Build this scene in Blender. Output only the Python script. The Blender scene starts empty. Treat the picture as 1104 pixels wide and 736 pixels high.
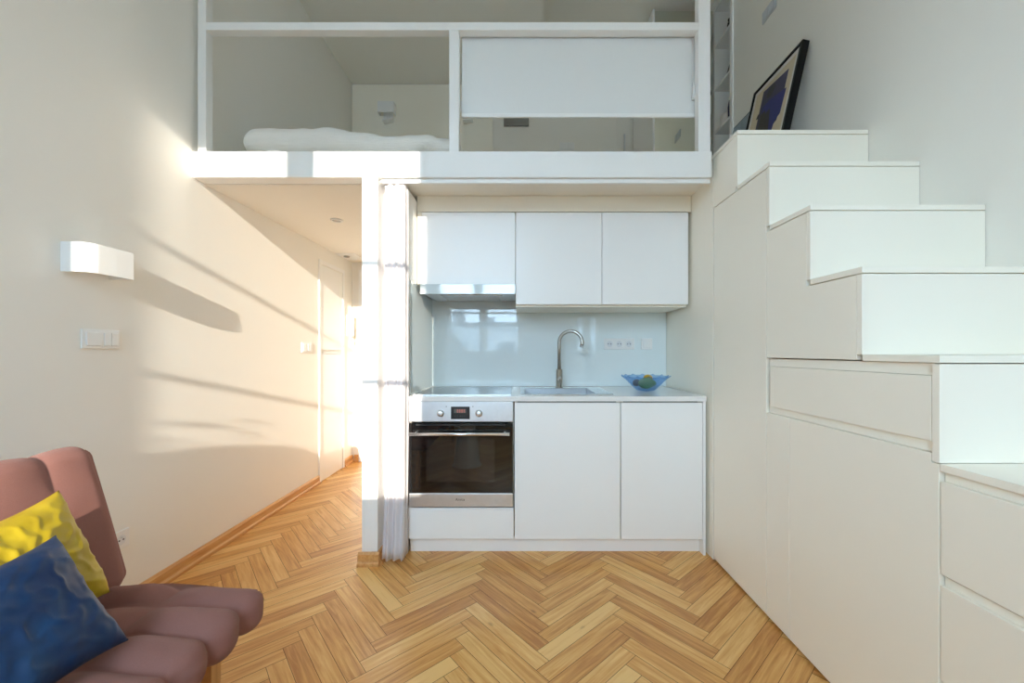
import bpy, bmesh, math, random
from mathutils import Vector, Matrix, noise
random.seed(7)
S = bpy.context.scene
COL = S.collection
PI = math.pi
F = 429.0                       # focal length in pixels of the 1104 px wide frame
CZ = 1.165                      # camera height

# ------------------------------------------------------------------ materials
def lin(c):
    return tuple(((v/255)/12.92 if v/255 <= .04045 else (((v/255)+.055)/1.055)**2.4) for v in c)

def newmat(name):
    m = bpy.data.materials.new(name); m.use_nodes = True
    nt = m.node_tree
    b = nt.nodes['Principled BSDF']
    return m, nt, b

def N(nt, typ, **kw):
    n = nt.nodes.new(typ)
    for k, v in kw.items(): setattr(n, k, v)
    return n

def mat(name, col, rough=.5, metal=0, spec=.5, var=.03, scale=6, bump=0, bscale=200, coat=0, sheen=0):
    """plain procedural surface: base colour with slight noise variation and optional fine bump"""
    m, nt, b = newmat(name)
    tc = N(nt, 'ShaderNodeTexCoord')
    nz = N(nt, 'ShaderNodeTexNoise'); nz.inputs['Scale'].default_value = scale; nz.inputs['Detail'].default_value = 4
    nt.links.new(tc.outputs['Object'], nz.inputs['Vector'])
    mx = N(nt, 'ShaderNodeMix', data_type='RGBA')
    c = Vector(col)
    mx.inputs['A'].default_value = (*(c*(1-var)), 1)
    mx.inputs['B'].default_value = (*(min(1, v*(1+var)) for v in c), 1)
    nt.links.new(nz.outputs['Fac'], mx.inputs['Factor'])
    nt.links.new(mx.outputs['Result'], b.inputs['Base Color'])
    b.inputs['Roughness'].default_value = rough
    b.inputs['Metallic'].default_value = metal
    b.inputs['Specular IOR Level'].default_value = spec
    b.inputs['Coat Weight'].default_value = coat
    if sheen:
        b.inputs['Sheen Weight'].default_value = sheen
        b.inputs['Sheen Roughness'].default_value = .4
    if bump:
        n2 = N(nt, 'ShaderNodeTexNoise'); n2.inputs['Scale'].default_value = bscale; n2.inputs['Detail'].default_value = 3
        nt.links.new(tc.outputs['Object'], n2.inputs['Vector'])
        bp = N(nt, 'ShaderNodeBump'); bp.inputs['Strength'].default_value = bump; bp.inputs['Distance'].default_value = .002
        nt.links.new(n2.outputs['Fac'], bp.inputs['Height'])
        nt.links.new(bp.outputs['Normal'], b.inputs['Normal'])
    return m

M = {}
M['wall'] = mat('wall_paint', (.87, .84, .78), .85, var=.012, scale=1.5, bump=.08, bscale=120, spec=.25)
M['ceil'] = mat('ceiling_paint', (.87, .825, .745), .9, var=.01, scale=1.5, spec=.2)
M['white'] = mat('white_paint', (.88, .87, .845), .45, var=.01, scale=3)
M['lacquer'] = mat('white_lacquer', (.89, .885, .87), .32, var=.008, scale=3)
M['board'] = mat('warm_lit_board', (.935, .885, .775), .42, var=.01, scale=3)  # white boards with warm bounced light mixed into the base colour
M['worktop'] = mat('white_worktop', (.84, .83, .81), .14, var=.01, scale=3)
M['gap'] = mat('shadow_gap_grey', (.30, .29, .27), .7)
M['steel'] = mat('brushed_steel', (.72, .73, .735), .40, metal=1, var=.06, scale=40)
M['steel_bright'] = mat('polished_steel', (.80, .81, .815), .22, metal=1, var=.005, scale=4)
M['basin_steel'] = mat('basin_steel', (.62, .64, .66), .38, metal=1, var=0)
M['nickel'] = mat('satin_nickel', (.46, .44, .40), .28, metal=1, var=.06, scale=20)
M['oven_glass'] = mat('black_oven_glass', (.006, .006, .006), .035, spec=.85, var=.0)
M['oven_inner'] = mat('oven_inner_glass', (.022, .020, .018), .04, spec=1.0, var=.05)
M['black'] = mat('black_plastic', (.012, .012, .012), .35)
M['ink'] = mat('printed_ink', (.02, .02, .022), .5)
M['hob'] = mat('black_ceramic_glass', (.012, .013, .014), .03, spec=.9, var=0)
M['hood_glass'] = mat('hood_glass_front', (.62, .70, .72), .06, spec=.8, var=.01)
M['splash'] = mat('back_painted_glass', (.78, .845, .85), .03, spec=.55, var=.006, scale=2)
M['plastic'] = mat('white_plastic', (.84, .83, .81), .30, var=.005)
M['plastic_grey'] = mat('socket_recess_grey', (.62, .64, .68), .4)
M['lamp_metal'] = mat('lamp_white_enamel', (.86, .855, .84), .30, var=.005)
M['mirror'] = mat('mirror_glass', (.80, .83, .76), .01, metal=1, var=0)
M['blind'] = mat('blind_fabric', (.80, .80, .78), .8, var=.01, scale=30, bump=.15, bscale=400)
M['frame_black'] = mat('black_frame', (.008, .008, .009), .45, spec=.2)
M['mat_white'] = mat('passepartout', (.74, .70, .66), .35, spec=.3, var=.01)
M['art_cream'] = mat('print_cream', (.66, .55, .39), .35, spec=.3, var=.02)
M['art_indigo'] = mat('print_indigo', (.042, .035, .085), .35, spec=.3, var=.15)
M['art_blue'] = mat('print_blue', (.016, .022, .16), .35, spec=.3, var=.1)
M['art_dark'] = mat('print_dark', (.025, .022, .022), .35, spec=.3, var=.1)
M['art_pale'] = mat('print_pale_blue', (.30, .38, .44), .35, spec=.3, var=.3, scale=12)
M['fabric'] = mat('dusty_pink_fabric', lin((146, 102, 93)), .92, var=.14, scale=420, bump=.6, bscale=900, spec=.15, sheen=.10)
M['quilt'] = None
M['basewood'] = None
M['leaf'] = mat('leaf_green', (.05, .13, .03), .5)
M['terracotta'] = mat('terracotta', (.42, .2, .12), .8)
M['soil'] = mat('soil', (.05, .035, .025), .95)
M['facade'] = mat('grey_facade', (.36, .37, .38), .9)
M['roof'] = mat('dark_roof', (.10, .10, .11), .8)
M['darkwin'] = mat('dark_window', (.05, .06, .07), .1)
M['avocado'] = mat('green_fruit_skin', (.22, .34, .05), .45, var=.5, scale=14, bump=.4, bscale=120)
M['lemon'] = mat('yellow_fruit_skin', (.62, .36, .02), .4, var=.15, scale=14, bump=.3, bscale=160)
M['plum'] = mat('brown_red_fruit_skin', (.13, .05, .04), .4, var=.4, scale=12)
M['ceramic'] = mat('white_ceramic', (.80, .78, .74), .3)
M['paper'] = mat('book_paper', (.7, .66, .58), .8)
M['well'] = mat('socket_well', (.74, .75, .77), .4)
M['soot'] = mat('dark_figure', (.02, .02, .02), .4)
M['spot'] = mat('spot_glass', (.7, .69, .66), .2)

def velvet(name, col, hi):
    m, nt, b = newmat(name)
    tc = N(nt, 'ShaderNodeTexCoord')
    nz = N(nt, 'ShaderNodeTexNoise'); nz.inputs['Scale'].default_value = 9; nz.inputs['Detail'].default_value = 5
    nt.links.new(tc.outputs['Object'], nz.inputs['Vector'])
    cr = N(nt, 'ShaderNodeValToRGB')
    cr.color_ramp.elements[0].position = .35; cr.color_ramp.elements[0].color = (*col, 1)
    cr.color_ramp.elements[1].position = .75; cr.color_ramp.elements[1].color = (*hi, 1)
    nt.links.new(nz.outputs['Fac'], cr.inputs['Fac']); nt.links.new(cr.outputs['Color'], b.inputs['Base Color'])
    b.inputs['Roughness'].default_value = .5
    b.inputs['Sheen Weight'].default_value = .08; b.inputs['Sheen Roughness'].default_value = .35
    b.inputs['Sheen Tint'].default_value = (*[min(1, v*1.6+.05) for v in hi], 1)
    n2 = N(nt, 'ShaderNodeTexNoise'); n2.inputs['Scale'].default_value = 700
    nt.links.new(tc.outputs['Object'], n2.inputs['Vector'])
    bp = N(nt, 'ShaderNodeBump'); bp.inputs['Strength'].default_value = .3; bp.inputs['Distance'].default_value = .001
    nt.links.new(n2.outputs['Fac'], bp.inputs['Height']); nt.links.new(bp.outputs['Normal'], b.inputs['Normal'])
    return m
M['yellow'] = velvet('yellow_velvet', lin((160, 134, 8)), lin((198, 170, 30)))
M['blue'] = velvet('blue_velvet', lin((0, 36, 76)), lin((0, 66, 114)))

def quilt_mat():
    m, nt, b = newmat('quilted_cotton')
    tc = N(nt, 'ShaderNodeTexCoord')
    w = N(nt, 'ShaderNodeTexWave', wave_type='BANDS', bands_direction='Z'); w.inputs['Scale'].default_value = 26; w.inputs['Distortion'].default_value = 4
    w.inputs['Detail'].default_value = 2
    nt.links.new(tc.outputs['Object'], w.inputs['Vector'])
    bp = N(nt, 'ShaderNodeBump'); bp.inputs['Strength'].default_value = .35; bp.inputs['Distance'].default_value = .004
    nt.links.new(w.outputs['Fac'], bp.inputs['Height']); nt.links.new(bp.outputs['Normal'], b.inputs['Normal'])
    b.inputs['Base Color'].default_value = (.80, .77, .71, 1); b.inputs['Roughness'].default_value = .9
    return m
M['quilt'] = quilt_mat()

def curtain_mat():
    m, nt, b = newmat('sheer_white_curtain')
    b.inputs['Base Color'].default_value = (.87, .85, .86, 1); b.inputs['Roughness'].default_value = .9
    b.inputs['Specular IOR Level'].default_value = .1
    tr = N(nt, 'ShaderNodeBsdfTranslucent'); tr.inputs['Color'].default_value = (.85, .80, .82, 1)
    mx = N(nt, 'ShaderNodeMixShader'); mx.inputs['Fac'].default_value = .35
    tc = N(nt, 'ShaderNodeTexCoord'); nz = N(nt, 'ShaderNodeTexNoise'); nz.inputs['Scale'].default_value = 500
    nt.links.new(tc.outputs['Object'], nz.inputs['Vector'])
    bp = N(nt, 'ShaderNodeBump'); bp.inputs['Strength'].default_value = .2; bp.inputs['Distance'].default_value = .001
    nt.links.new(nz.outputs['Fac'], bp.inputs['Height']); nt.links.new(bp.outputs['Normal'], b.inputs['Normal'])
    nt.links.new(b.outputs['BSDF'], mx.inputs[1]); nt.links.new(tr.outputs['BSDF'], mx.inputs[2])
    nt.links.new(mx.outputs['Shader'], nt.nodes['Material Output'].inputs['Surface'])
    return m
M['curtain'] = curtain_mat()

def wood_mat(name, c0, c1, c2, axis_scale, use_uv=False, rough=.35, rnd=False):
    m, nt, b = newmat(name)
    tc = N(nt, 'ShaderNodeTexCoord')
    mp = N(nt, 'ShaderNodeMapping'); mp.inputs['Scale'].default_value = axis_scale
    nt.links.new(tc.outputs['UV' if use_uv else 'Object'], mp.inputs['Vector'])
    nz = N(nt, 'ShaderNodeTexNoise'); nz.inputs['Scale'].default_value = 1; nz.inputs['Detail'].default_value = 6
    nz.inputs['Roughness'].default_value = .6; nz.inputs['Distortion'].default_value = .6
    nt.links.new(mp.outputs['Vector'], nz.inputs['Vector'])
    cr = N(nt, 'ShaderNodeValToRGB')
    cr.color_ramp.elements[0].position = .26; cr.color_ramp.elements[0].color = (*c0, 1)
    cr.color_ramp.elements[1].position = .78; cr.color_ramp.elements[1].color = (*c2, 1)
    e = cr.color_ramp.elements.new(.5); e.color = (*c1, 1)
    out = cr.outputs['Color']
    if rnd:
        at = N(nt, 'ShaderNodeAttribute', attribute_name='plank_tone')
        # tone shifts both the grain position and the overall value of each plank
        ad = N(nt, 'ShaderNodeMath', operation='MULTIPLY_ADD'); ad.inputs[1].default_value = .34; ad.inputs[2].default_value = -.17
        nt.links.new(at.outputs['Fac'], ad.inputs[0])
        ad2 = N(nt, 'ShaderNodeMath', operation='ADD')
        nt.links.new(nz.outputs['Fac'], ad2.inputs[0]); nt.links.new(ad.outputs[0], ad2.inputs[1])
        nt.links.new(ad2.outputs[0], cr.inputs['Fac'])
        # knots
        vo = N(nt, 'ShaderNodeTexVoronoi'); vo.inputs['Scale'].default_value = 1
        mp2 = N(nt, 'ShaderNodeMapping'); mp2.inputs['Scale'].default_value = (3.3, 7, 1)
        nt.links.new(tc.outputs['UV'], mp2.inputs['Vector']); nt.links.new(mp2.outputs['Vector'], vo.inputs['Vector'])
        kr = N(nt, 'ShaderNodeValToRGB'); kr.color_ramp.elements[0].position = .02; kr.color_ramp.elements[0].color = (.35, .25, .2, 1)
        kr.color_ramp.elements[1].position = .075; kr.color_ramp.elements[1].color = (1, 1, 1, 1)
        nt.links.new(vo.outputs['Distance'], kr.inputs['Fac'])
        mu = N(nt, 'ShaderNodeMix', data_type='RGBA', blend_type='MULTIPLY'); mu.inputs['Factor'].default_value = .6
        nt.links.new(out, mu.inputs['A']); nt.links.new(kr.outputs['Color'], mu.inputs['B'])
        # pale sapwood streaks
        out = mu.outputs['Result']
    else:
        nt.links.new(nz.outputs['Fac'], cr.inputs['Fac'])
    nt.links.new(out, b.inputs['Base Color'])
    b.inputs['Roughness'].default_value = rough
    bp = N(nt, 'ShaderNodeBump'); bp.inputs['Strength'].default_value = .08; bp.inputs['Distance'].default_value = .001
    nt.links.new(nz.outputs['Fac'], bp.inputs['Height']); nt.links.new(bp.outputs['Normal'], b.inputs['Normal'])
    return m
M['parquet'] = wood_mat('oak_parquet', lin((182, 120, 56)), lin((213, 156, 86)), lin((233, 190, 122)), (4, 60, 1), True, .30, True)
M['basewood'] = wood_mat('oak_baseboard', lin((188, 130, 72)), lin((208, 154, 94)), lin((222, 176, 118)), (60, 3, 60))
M['legwood'] = wood_mat('beech_leg', lin((176, 128, 76)), lin((200, 150, 96)), lin((216, 172, 118)), (50, 50, 4))
M['joint'] = mat('parquet_joint', lin((92, 58, 28)), .8)

def glass_mat(name, col, rough=.02, ior=1.45):
    m, nt, b = newmat(name)
    b.inputs['Base Color'].default_value = (*col, 1)
    b.inputs['Transmission Weight'].default_value = 1; b.inputs['Roughness'].default_value = rough; b.inputs['IOR'].default_value = ior
    return m
def tinted_glass(name, col, refl=.12):
    m, nt, b = newmat(name)
    nt.nodes.remove(b)
    t = N(nt, 'ShaderNodeBsdfTransparent'); t.inputs['Color'].default_value = (*col, 1)
    g = N(nt, 'ShaderNodeBsdfGlossy'); g.inputs['Roughness'].default_value = .05
    d = N(nt, 'ShaderNodeBsdfTranslucent'); d.inputs['Color'].default_value = (*[v*.9 for v in col], 1)
    lw = N(nt, 'ShaderNodeLayerWeight'); lw.inputs['Blend'].default_value = .3
    fr = N(nt, 'ShaderNodeMath', operation='MULTIPLY_ADD'); fr.inputs[1].default_value = .22; fr.inputs[2].default_value = .03
    nt.links.new(lw.outputs['Facing'], fr.inputs[0])
    m1 = N(nt, 'ShaderNodeMixShader'); m1.inputs['Fac'].default_value = refl
    nt.links.new(t.outputs[0], m1.inputs[1]); nt.links.new(d.outputs[0], m1.inputs[2])
    m2 = N(nt, 'ShaderNodeMixShader')
    nt.links.new(fr.outputs[0], m2.inputs['Fac']); nt.links.new(m1.outputs[0], m2.inputs[1]); nt.links.new(g.outputs[0], m2.inputs[2])
    nt.links.new(m2.outputs[0], nt.nodes['Material Output'].inputs['Surface'])
    return m
M['blueglass'] = tinted_glass('blue_glass', (.68, .84, 1.0), .12)
M['pane'] = tinted_glass('window_glass', (.97, .98, .98), 0)

def glow(name, col, e):
    m, nt, b = newmat(name)
    b.inputs['Base Color'].default_value = (*col, 1)
    b.inputs['Emission Color'].default_value = (*col, 1); b.inputs['Emission Strength'].default_value = e
    return m
M['led'] = glow('red_display_digits', (.55, .16, .12), .5)
M['lcd'] = mat('display_window_grey', (.12, .13, .12), .2)

# ------------------------------------------------------------------ mesh helpers
ORG = {}
class MB:
    def __init__(s): s.bm = bmesh.new()
    def box(s, x0, x1, y0, y1, z0, z1, mi=0):
        x0, x1 = min(x0, x1), max(x0, x1); y0, y1 = min(y0, y1), max(y0, y1); z0, z1 = min(z0, z1), max(z0, z1)
        v = [s.bm.verts.new(p) for p in ((x0,y0,z0),(x1,y0,z0),(x1,y1,z0),(x0,y1,z0),(x0,y0,z1),(x1,y0,z1),(x1,y1,z1),(x0,y1,z1))]
        for f in ((0,3,2,1),(4,5,6,7),(0,1,5,4),(1,2,6,5),(2,3,7,6),(3,0,4,7)):
            fc = s.bm.faces.new([v[i] for i in f]); fc.material_index = mi
        return s
    def prism(s, pts, vec, mi=0):
        """closed polygon (3-D points) extruded along vec"""
        vec = Vector(vec)
        a = [s.bm.verts.new(p) for p in pts]; b = [s.bm.verts.new(Vector(p)+vec) for p in pts]
        n = len(a)
        fs = [s.bm.faces.new(a), s.bm.faces.new(b[::-1])]
        for i in range(n): fs.append(s.bm.faces.new((a[i], b[i], b[(i+1) % n], a[(i+1) % n])))
        for f in fs: f.material_index = mi
        bmesh.ops.recalc_face_normals(s.bm, faces=fs)
        return s
    def tube(s, pts, r, seg=12, cap=True):
        pts = [Vector(p) for p in pts]; rs = r if isinstance(r, (list, tuple)) else [r]*len(pts)
        rings = []; t0 = (pts[1]-pts[0]).normalized()
        up = Vector((0,0,1)) if abs(t0.z) < .9 else Vector((1,0,0))
        a = t0.cross(up).normalized()
        for i, p in enumerate(pts):
            t = ((pts[min(i+1, len(pts)-1)]-pts[max(i-1, 0)])).normalized()
            a = (a - t*a.dot(t)).normalized(); b = t.cross(a)
            rings.append([s.bm.verts.new(p+(a*math.cos(2*PI*k/seg)+b*math.sin(2*PI*k/seg))*rs[i]) for k in range(seg)])
        for i in range(len(rings)-1):
            for k in range(seg):
                f = s.bm.faces.new((rings[i][k], rings[i][(k+1) % seg], rings[i+1][(k+1) % seg], rings[i+1][k])); f.smooth = True
        if cap:
            s.bm.faces.new(rings[0][::-1]); s.bm.faces.new(rings[-1])
        return s
    def lathe(s, prof, c, seg=32, rot=None, rad=None):
        """profile of (r,z) about a vertical axis through c; rad(angle, i) scales radius and lifts z"""
        c = Vector(c); rings = []
        R = rot or Matrix.Identity(3)
        for i, (r, z) in enumerate(prof):
            if r < 1e-6: rings.append([s.bm.verts.new(c+R @ Vector((0,0,z)))]); continue
            ring = []
            for k in range(seg):
                an = 2*PI*k/seg; q, dz = rad(an, i) if rad else (1, 0)
                ring.append(s.bm.verts.new(c+R @ Vector((r*q*math.cos(an), r*q*math.sin(an), z+dz))))
            rings.append(ring)
        for a, b in zip(rings, rings[1:]):
            for k in range(seg):
                if len(a) == 1 and len(b) == 1: continue
                if len(a) == 1: f = s.bm.faces.new((a[0], b[(k+1) % seg], b[k]))
                elif len(b) == 1: f = s.bm.faces.new((a[k], a[(k+1) % seg], b[0]))
                else: f = s.bm.faces.new((a[k], a[(k+1) % seg], b[(k+1) % seg], b[k]))
                f.smooth = True
        bmesh.ops.recalc_face_normals(s.bm, faces=s.bm.faces)
        return s
    def build(s, name, material, parent=None, bevel=0, smooth=False, mods=None):
        me = bpy.data.meshes.new(name)
        o = bpy.data.objects.new(name, me); COL.objects.link(o)
        org = ORG.get(parent.name, Vector((0,0,0))) if parent else Vector((0,0,0))
        if parent is None:        # a thing of one mesh: origin at the middle of its base
            vs = [v.co for v in s.bm.verts]
            org = Vector(((min(v.x for v in vs)+max(v.x for v in vs))/2, (min(v.y for v in vs)+max(v.y for v in vs))/2, min(v.z for v in vs)))
            o.location = org
        else:
            o.parent = parent
        ORG[o.name] = org.copy()
        bmesh.ops.translate(s.bm, vec=-org, verts=s.bm.verts)
        if smooth:
            for f in s.bm.faces: f.smooth = True
        s.bm.to_mesh(me); s.bm.free()
        for m_ in (material if isinstance(material, (list, tuple)) else [material]): me.materials.append(m_)
        if bevel:
            b = o.modifiers.new('edge', 'BEVEL'); b.width = bevel; b.segments = 2; b.limit_method = 'ANGLE'; b.angle_limit = math.radians(40)
            b.harden_normals = False
        return o

def box(name, m, x0, x1, y0, y1, z0, z1, parent=None, bevel=0):
    return MB().box(x0, x1, y0, y1, z0, z1).build(name, m, parent, bevel)
def thing(name, label, cat, loc, group=None):
    o = bpy.data.objects.new(name, None); COL.objects.link(o)
    o.empty_display_size = .1
    o.location = loc; ORG[o.name] = Vector(loc)
    return tag(o, label, cat, group)
def tag(o, label, cat, group=None, kind=None):
    o['label'] = label; o['category'] = cat
    if group: o['group'] = group
    if kind: o['kind'] = kind
    return o
def struct(o):
    o['kind'] = 'structure'; return o
def plabel(o, t):
    o['label'] = t; return o
def text_mesh(name, body, size, loc, rot, m, parent, depth=.0006):
    cu = bpy.data.curves.new(name, 'FONT'); cu.body = body; cu.size = size; cu.extrude = depth/2; cu.align_x = 'CENTER'; cu.align_y = 'CENTER'
    t = bpy.data.objects.new(name+'_src', cu); COL.objects.link(t)
    dg = bpy.context.evaluated_depsgraph_get()
    me = bpy.data.meshes.new_from_object(t.evaluated_get(dg))
    bpy.data.objects.remove(t); bpy.data.curves.remove(cu)
    me.transform(Matrix.Translation(Vector(loc)-ORG[parent.name]) @ rot.to_4x4())
    me.materials.clear(); me.materials.append(m)
    o = bpy.data.objects.new(name, me); COL.objects.link(o); o.parent = parent; ORG[o.name] = ORG[parent.name]
    return o

# ------------------------------------------------------------------ key planes
XL, XR = -1.795, 1.73           # left and right wall faces
YW, YB = -1.6, 4.22             # window wall and back wall faces
ZC = 4.30                       # room ceiling
YBM = 2.17                      # front of the loft beam
ZL = 2.258                      # loft floor
XS = 1.075                      # face of the stair storage
YK = 2.28                       # kitchen front
YU = 2.51                       # wall cabinet front
YS = 2.94                       # glass splashback face
XN = -.66                       # left inner face of kitchen niche

# ------------------------------------------------------------------ setting
# floor: herringbone oak, every plank a face with its own tone
def make_floor():
    bm = bmesh.new()
    uv = bm.loops.layers.uv.new('UVMap'); tone = bm.faces.layers.float.new('plank_tone')
    L, W, g = .47, .0671, .0009
    a = math.radians(45-3.5); ca, sa = math.cos(a), math.sin(a)
    ox, oy = .105, 1.5
    def pl(x0, y0, x1, y1, horiz):
        cx, cy = (x0+x1)/2, (y0+y1)/2
        X, Y = ox+ca*cx-sa*cy, oy+sa*cx+ca*cy
        if not (-2.05 < X < 1.95 and -1.85 < Y < 4.45): return
        x0 += g; y0 += g; x1 -= g; y1 -= g
        vs = [bm.verts.new((ox+ca*x-sa*y, oy+sa*x+ca*y, 0)) for x, y in ((x0,y0),(x1,y0),(x1,y1),(x0,y1))]
        f = bm.faces.new(vs); r = random.random()
        f[tone] = r if random.random() > .06 else 1.35
        ru, rv = random.random()*40, random.random()*40
        loc = [(0,0),(L,0),(L,W),(0,W)] if horiz else [(0,0),(0,W),(L,W),(L,0)]
        for lp, (u, v) in zip(f.loops, loc): lp[uv].uv = (u+ru, v+rv)
    for i in range(-70, 71):
        for j in range(-9, 10):
            x, y = i*W+j*L, i*W-j*L
            pl(x, y, x+L, y+W, True)
            pl(x, y+W, x+W, y+W+L, False)
    v = [bm.verts.new(p) for p in ((-2.0,-1.75,-.0012),(1.95,-1.75,-.0012),(1.95,4.4,-.0012),(-2.0,4.4,-.0012))]
    f = bm.faces.new(v); f.material_index = 1
    for lp in f.loops: lp[uv].uv = (0, 0)
    me = bpy.data.meshes.new('floor'); bm.to_mesh(me); bm.free()
    me.materials.append(M['parquet']); me.materials.append(M['joint'])
    o = bpy.data.objects.new('floor', me); COL.objects.link(o); return struct(o)
make_floor()

struct(box('wall_left', M['wall'], XL-.12, XL, YW-.06, YB+.1, 0, ZC+.1))
w = MB()
w.box(XR, XR+.12, YW-.06, 3.25, 0, ZC+.1).box(XR, XR+.12, 3.575, YB+.1, 0, ZC+.1)
w.box(XR, XR+.12, 3.25, 3.575, 0, 2.25).box(XR, XR+.12, 3.25, 3.575, 4.22, ZC+.1)
struct(w.build('wall_right', M['wall']))
struct(box('wall_back', M['wall'], XL, XR, YB, YB+.1, 0, ZC+.1))
# window wall behind the camera, with the real opening the sun comes through
WX0, WX1, WZ0, WZ1 = -1.335, -.066, 1.18, 3.17
w = MB()
VX0, VX1 = 1.06, 1.40             # second window, kept out of the sun by an added block opposite
w.box(XL, WX0, YW-.06, YW, 0, ZC+.1).box(WX1, VX0, YW-.06, YW, 0, ZC+.1).box(VX1, XR, YW-.06, YW, 0, ZC+.1)
w.box(WX0, WX1, YW-.06, YW, 0, WZ0).box(WX0, WX1, YW-.06, YW, WZ1, ZC+.1)
w.box(VX0, VX1, YW-.06, YW, 0, WZ0).box(VX0, VX1, YW-.06, YW, WZ1, ZC+.1)
struct(w.build('wall_window', M['wall']))
win = MB()
win.box(-.79, -.633, YW-.055, YW-.005, WZ0, WZ1)                       # mullion with both sash stiles
for z in (1.893, 2.544): win.box(WX0, WX1, YW-.045, YW-.015, z-.016, z+.016)
wo = struct(win.build('window_1', M['white']))
MB().box(WX0, -.79, YW-.032, YW-.028, WZ0, WZ1).build('pane', M['pane'], wo)
MB().box(-.633, WX1, YW-.032, YW-.028, WZ0, WZ1).build('pane', M['pane'], wo)
win = MB(); win.box((VX0+VX1)/2-.075, (VX0+VX1)/2+.075, YW-.055, YW-.005, WZ0, WZ1)
for z in (1.893, 2.544): win.box(VX0, VX1, YW-.045, YW-.015, z-.016, z+.016)
wo = struct(win.build('window_2', M['white']))
MB().box(VX0, (VX0+VX1)/2-.075, YW-.032, YW-.028, WZ0, WZ1).build('pane', M['pane'], wo)
MB().box((VX0+VX1)/2+.075, VX1, YW-.032, YW-.028, WZ0, WZ1).build('pane', M['pane'], wo)
struct(box('window_sill', M['white'], VX0-.05, VX1+.05, YW, -1.28, 1.15, WZ0-.001, bevel=.004))
struct(box('window_sill', M['white'], WX0-.05, WX1+.05, YW, -1.28, 1.15, WZ0-.001, bevel=.004))
struct(box('ceiling', M['ceil'], XL, XR, YW, YB, ZC, ZC+.1))
struct(box('ceiling_drop', M['ceil'], XL, .19, 2.9, YB, 4.0, ZC))
# loft deck, its edge beam, lining over the hall
struct(box('floor_loft', M['ceil'], XL, XR, 2.26, YB, 2.15, ZL))
struct(box('ceiling_hall', M['ceil'], XL, -.87, 2.26, YB, 2.112, 2.15))
b = MB().box(XL, 1.04, YBM, 2.26, 2.116, ZL)
struct(b.build('trim_1', M['white'], bevel=.003))
# partition beside the hall and the wall behind the kitchen
w = MB().box(-.87, -.785, YBM+.004, 2.29, 0, 2.116).box(-.87, XN, 2.29, YB, 0, 2.112)
struct(w.build('wall_partition', M['white']))
struct(box('wall_kitchen', M['wall'], XN, XS+.02, YS+.012, 3.04, 0, 2.15))
# baseboards with a stepped profile
def skirt(name, pts_dir, prof, m=M['basewood']): ...
def skirt_x(mb, x, y0, y1, sgn=1):        # along Y, against a wall at x, room on +x when sgn=1
    pr = [(0,0),(.024,0),(.024,.016),(.016,.026),(.014,.062),(.006,.074),(0,.074)]
    mb.prism([(x+sgn*a, y0, z) for a, z in pr], (0, y1-y0, 0))
def skirt_y(mb, y, x0, x1, sgn=-1):
    pr = [(0,0),(.024,0),(.024,.016),(.016,.026),(.014,.062),(.006,.074),(0,.074)]
    mb.prism([(x0, y+sgn*a, z) for a, z in pr], (x1-x0, 0, 0))
s_ = MB(); skirt_x(s_, XL, YW, 3.515); skirt_x(s_, XL, 4.02, YB); struct(s_.build('baseboard_left', M['basewood']))
s_ = MB(); skirt_y(s_, YB, XL+.025, -1.72); struct(s_.build('baseboard_back', M['basewood']))
s_ = MB(); skirt_y(s_, YBM+.004, -.87-.02, -.785+.012); skirt_x(s_, -.87, YBM+.004, YB, -1); skirt_x(s_, -.785, YBM+.004, 2.285, 1)
struct(s_.build('baseboard_partition', M['basewood']))

# hall cupboard door (two leaves) in the left wall and the entrance door in the back wall
d1 = MB()
d1.box(XL, XL+.012, 3.52, 3.555, 0, 1.985).box(XL, XL+.012, 3.985, 4.02, 0, 1.985).box(XL, XL+.012, 3.555, 3.985, 1.95, 1.985)
do = struct(d1.build('door_1', M['white'], bevel=.002))
box('leaf', M['white'], XL, XL+.006, 3.565, 3.975, .01, 1.150, do, .0015)
box('leaf', M['white'], XL, XL+.006, 3.565, 3.975, 1.182, 1.94, do, .0015)
box('handle', M['steel'], XL+.001, XL+.012, 3.58, 3.95, 1.150, 1.158, do)
d2 = MB().box(-1.72, -1.66, YB-.016, YB, 0, 2.03).box(-.95, -.89, YB-.016, YB, 0, 2.03).box(-1.66, -.95, YB-.016, YB, 1.97, 2.03)
do = struct(d2.build('door_2', M['white'], bevel=.002))
box('leaf', M['white'], -1.655, -.955, YB-.010, YB, .01, 1.965, do, .002)
MB().tube([(-1.61, YB-.01, 1.05), (-1.61, YB-.05, 1.05), (-1.52, YB-.055, 1.05)], .009).build('handle', M['steel'], do)
# loft flush door
d3 = MB().box(1.005, 1.17, YB-.006, YB, ZL+.01, 4.1)
do = struct(d3.build('door_3', M['wall'], bevel=.001))
box('handle', M['steel'], 1.085, 1.095, YB-.03, YB-.006, 3.28, 3.46, do)
# bright headboard-height panel on the loft back wall
# ------------------------------------------------------------------ loft railing, blind, bed
lr = thing('loft_railing', 'white square-section loft railing frame standing on the edge beam', 'railing', (-.36, 2.19, ZL))
fy0, fy1 = YBM+.004, YBM+.052
box('post', M['white'], -1.768, -1.722, fy0, fy1, ZL, ZC-.002, lr, .002)
box('post', M['white'], -.394, -.341, fy0, fy1, ZL, 2.922, lr, .002)
box('post', M['white'], .968, 1.034, fy0, fy1, ZL, ZC-.002, lr, .002)
box('rail', M['white'], -1.722, .968, fy0, fy1, 2.922, 2.965, lr, .002)

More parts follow.
